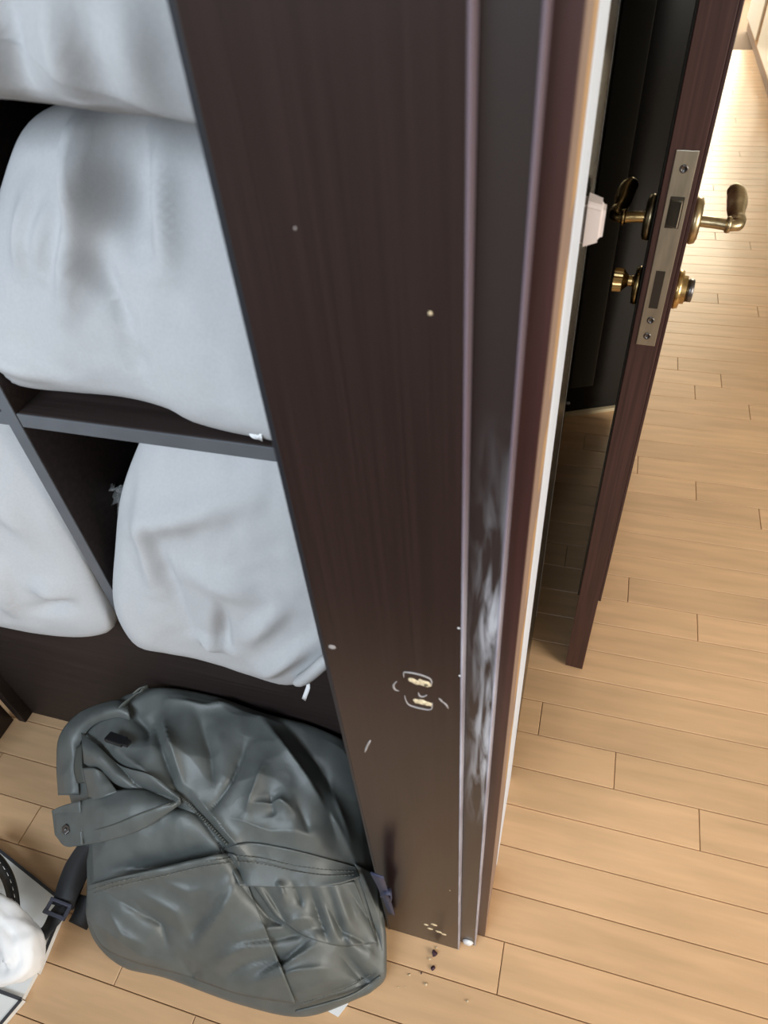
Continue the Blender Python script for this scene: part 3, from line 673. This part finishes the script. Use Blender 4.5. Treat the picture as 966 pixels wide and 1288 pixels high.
bm = bmesh.new(); add_box(bm, -0.017, 0.017, -0.009, 0.009, -0.004, 0.004, 0.002); add_box(bm, 0.012, 0.026, -0.006, 0.006, -0.003, 0.003, 0.001)
bmesh.ops.rotate(bm, verts=bm.verts, cent=(0, 0, 0), matrix=Matrix.Rotation(math.radians(-4), 3, 'Z')@Matrix.Rotation(math.radians(-15), 3, 'X')); bmesh.ops.translate(bm, verts=bm.verts, vec=bk)
bko = from_bm('clip_buckle', bm, BPL); keep(bko, bp)
gl = bpart('grab_loop', ribbon(smooth_path([surf(150, 893, 0.01), surf(163, 880, 0.016), surf(176, 869, 0.02), surf(186, 863, 0.012)], 14), 0.014, 0.003, Vector((0.6, 0.8, 0.2))), BAGD)
ct = bpart('care_label', ribbon(smooth_path([surf(170, 872, 0.024), surf(178, 865, 0.026), surf(183, 862, 0.024)], 5), 0.014, 0.001, Vector((0.6, 0.8, 0))), STI)
# shoulder strap, webbing and ladder buckle at the left; navy strap at the right; white paper beneath
def gz(pts, n): return smooth_path([at_z(*p) for p in pts], n)
ss = bpart('shoulder_strap', ribbon(gz([(120, 1062, .13), (100, 1088, .10), (88, 1115, .075), (80, 1140, .06)], 18), lambda t: 0.045-0.008*t, 0.011, Vector((1, 0.45, 0.1))), BSTR)
wb = bpart('webbing', ribbon(gz([(82, 1132, .062), (74, 1145, .066), (66, 1160, .066), (55, 1174, .069), (40, 1184, .066)], 18), 0.028, 0.002, Vector((0.75, 0.75, 0.1))), BSTR)
w2 = bpart('strap_tail', ribbon(gz([(112, 1128, .05), (105, 1150, .035), (98, 1164, .025)], 10), 0.034, 0.003, Vector((1, 0.5, 0))), BSTR)
c = at_z(73, 1143, .071); bm = bmesh.new()
add_box(bm, -0.021, 0.021, 0.007, 0.012, -0.003, 0.004, 0.001); add_box(bm, -0.021, 0.021, -0.013, -0.007, -0.003, 0.004, 0.001); add_box(bm, -0.021, -0.016, -0.013, 0.012, -0.003, 0.003, 0.001); add_box(bm, 0.016, 0.021, -0.013, 0.012, -0.003, 0.003, 0.001)
bmesh.ops.rotate(bm, verts=bm.verts, cent=(0, 0, 0), matrix=Matrix.Rotation(math.radians(-2), 3, 'Z')); bmesh.ops.translate(bm, verts=bm.verts, vec=c)
lb = from_bm('ladder_buckle', bm, BPLG); keep(lb, bp)
def gy(pts, n): return smooth_path([at_y(*p) for p in pts], n)
nv_ = bpart('side_strap', ribbon(gy([(474, 1100, .262), (480, 1114, .274), (486, 1130, .283), (493, 1150, .289)], 14), lambda t: 0.017-0.007*t, 0.002, Vector((0.9, -0.1, 0.35))), NAVY)
n2 = bpart('side_strap', ribbon(gy([(479, 1124, .280), (486, 1121, .276), (492, 1123, .278), (491, 1130, .281)], 10), 0.010, 0.002, Vector((0.3, -0.9, 0.2))), NAVY)
a_, b_, c_, d_ = (at_z(*p) for p in ((395, 1262, .004), (432, 1250, .004), (438, 1262, .004), (425, 1279, .004)))
wp = pyd('paper_slip', [a_, b_, c_, d_]+[q-Vector((0, 0, 0.0025)) for q in (a_, b_, c_, d_)], [(0, 1, 2, 3), (7, 6, 5, 4), (0, 4, 5, 1), (1, 5, 6, 2), (2, 6, 7, 3), (3, 7, 4, 0)], LINW, None, False)
tag(wp, 'white paper corner peeking out from under the backpack', 'paper')

# ------------------------------------------------------------------ white boxes, handle and cloth at the lower left
def slab(name, pts, z1, z0, label, cat, trim_edges):
    P = [at_z(a, b, z1) for a, b in pts]; n = len(P)
    v = P+[Vector((p.x, p.y, z0)) for p in P]
    f = [tuple(range(n)), tuple(range(2*n-1, n-1, -1))]+[(i, (i+1) % n, n+(i+1) % n, n+i) for i in range(n)]
    e = empty(name, (P[0].x, P[0].y, z0), label, cat)
    keep(pyd('card_body', v, f, WBOX, None, False), e)
    for i in trim_edges:
        a, b = P[i], P[(i+1) % n]
        keep(pyd('edge_trim', *ribbon([a+Vector((0, 0, .0005)), a.lerp(b, .5)+Vector((0, 0, .0005)), b+Vector((0, 0, .0005))], 0.005, 0.0015, (b-a).cross(Vector((0, 0, 1)))), GTRIM, None, False), e)
    return e
slab('flat_box', [(-60, 1022), (82, 1136), (46, 1223), (-60, 1185)], 0.016, 0.0, 'flat white box with dark trimmed edges under the black handle', 'box', (0, 1))
slab('flat_box', [(-60, 1225), (27, 1257), (-35, 1330), (-60, 1320)], 0.016, 0.0, 'second flat white box, nearer than the one with the handle', 'box', (0, 1))
mid = [(-60, 1186), (45, 1224), (28, 1256), (-60, 1224)]
slab('grey_sleeve', mid, 0.010, 0.0, 'dark grey sleeve lying between the two flat white boxes', 'box', ())
bpy.context.view_layer.update()
hp = gz([(-30, 1060, .05), (-8, 1078, .062), (8, 1100, .068), (16, 1126, .068), (17, 1150, .060), (10, 1168, .05)], 30)
hdl = pyd('bag_handle', *ribbon(hp, 0.020, 0.006, Vector((1, 0.4, 0.4))), LEA); tag(hdl, 'black leather handle with white stitching on the flat white box', 'handle')
v, f = [], []
for i in range(1, 28, 2):
    a, b = sweep([hp[i]+Vector((0.006, 0, 0.0045)), hp[i+1]+Vector((0.006, 0, 0.0045))], [0.0006]*2, 5); o = len(v); v += a; f += [tuple(o+k for k in g) for g in b]
pyd('stitching', v, f, LINW, hdl)
# bundled white cloth
v, f = [], []; nu = 40
cpath = gz([(-60, 1120, .085), (-25, 1140, .10), (5, 1160, .10), (28, 1186, .088), (30, 1206, .075), (10, 1214, .062), (-20, 1214, .055), (-60, 1205, .05)], 60)
for (p, t, a, b), i in zip(frames(cpath), range(60)):
    u = i/59; r0 = 0.021+0.009*math.sin(math.pi*u)-0.02*max(0, u-0.85)-0.02*max(0, 0.12-u)
    for k in range(nu):
        g = 2*math.pi*k/nu; d = a*math.cos(g)+b*math.sin(g)
        v.append(p+d*(r0*(1+0.22*noise.noise(d*1.5+Vector((u*6, 0, 0)))+0.10*(0.5-abs(noise.noise(d*3+Vector((u*12, 4, 0)))*2))+0.05*math.sin(3*g+u*5))))
for j in range(59):
    for i in range(nu): f.append((j*nu+i, j*nu+(i+1) % nu, (j+1)*nu+(i+1) % nu, (j+1)*nu+i))
f.append(tuple(range(nu))); f.append(tuple(59*nu+k for k in range(nu)))
tag(pyd('cloth_bundle', v, f, WCL), 'bright white bundled cloth lying on the flat white box', 'cloth')

# ------------------------------------------------------------------ chips of wood below the board
def chip(px, py, r, m, name, label, group=None):
    c = at_z(px, py, r*0.5); rg = random.Random(int(px*31+py)); bm = bmesh.new(); bmesh.ops.create_icosphere(bm, subdivisions=1, radius=r)
    for v in bm.verts: v.co = Vector((v.co.x*rg.uniform(.6, 1.3), v.co.y*rg.uniform(.6, 1.3), v.co.z*rg.uniform(.4, .75)))
    zl = min(v.co.z for v in bm.verts); bmesh.ops.translate(bm, verts=bm.verts, vec=(c.x, c.y, 0.0004-zl))
    tag(from_bm(name, bm, m), label, 'debris', group)
chip(546, 1199, .0055, DCHIP, 'wood_chip', 'dark splinter of wood just below the lower hinge mark')
chip(545, 1218, .0042, DCHIP, 'wood_chip', 'dark purple wood chip a little out from the board foot')
chip(530, 1224, .0018, DCHIP, 'wood_chip', 'tiny dark wood speck left of the purple chip')
chip(541, 1206, .0022, CHIP, 'sawdust_crumb', 'pale crumb beside the dark splinter below the board')
for px, py, r, w in ((515, 1226, .0022, 'pale crumb on the plank joint, left of the purple chip'), (536, 1238, .0026, 'largest pale crumb, just in front of the purple chip'), (588, 1259, .0024, 'lone pale crumb farthest out on the bare plank'),
                  (501, 1242, .0014, 'very tiny pale crumb nearest the bag corner, left of a pair'), (510, 1241, .0012, 'very tiny pale crumb, right of a pair by the bag corner'), (480, 1219, .0014, 'very tiny pale crumb right beside the backpack'), (549, 1192, .0020, 'small pale crumb touching the foot of the wide board')):
    chip(px, py, r, CHIP, 'sawdust_crumb', w, 'pale crumbs on the floor')
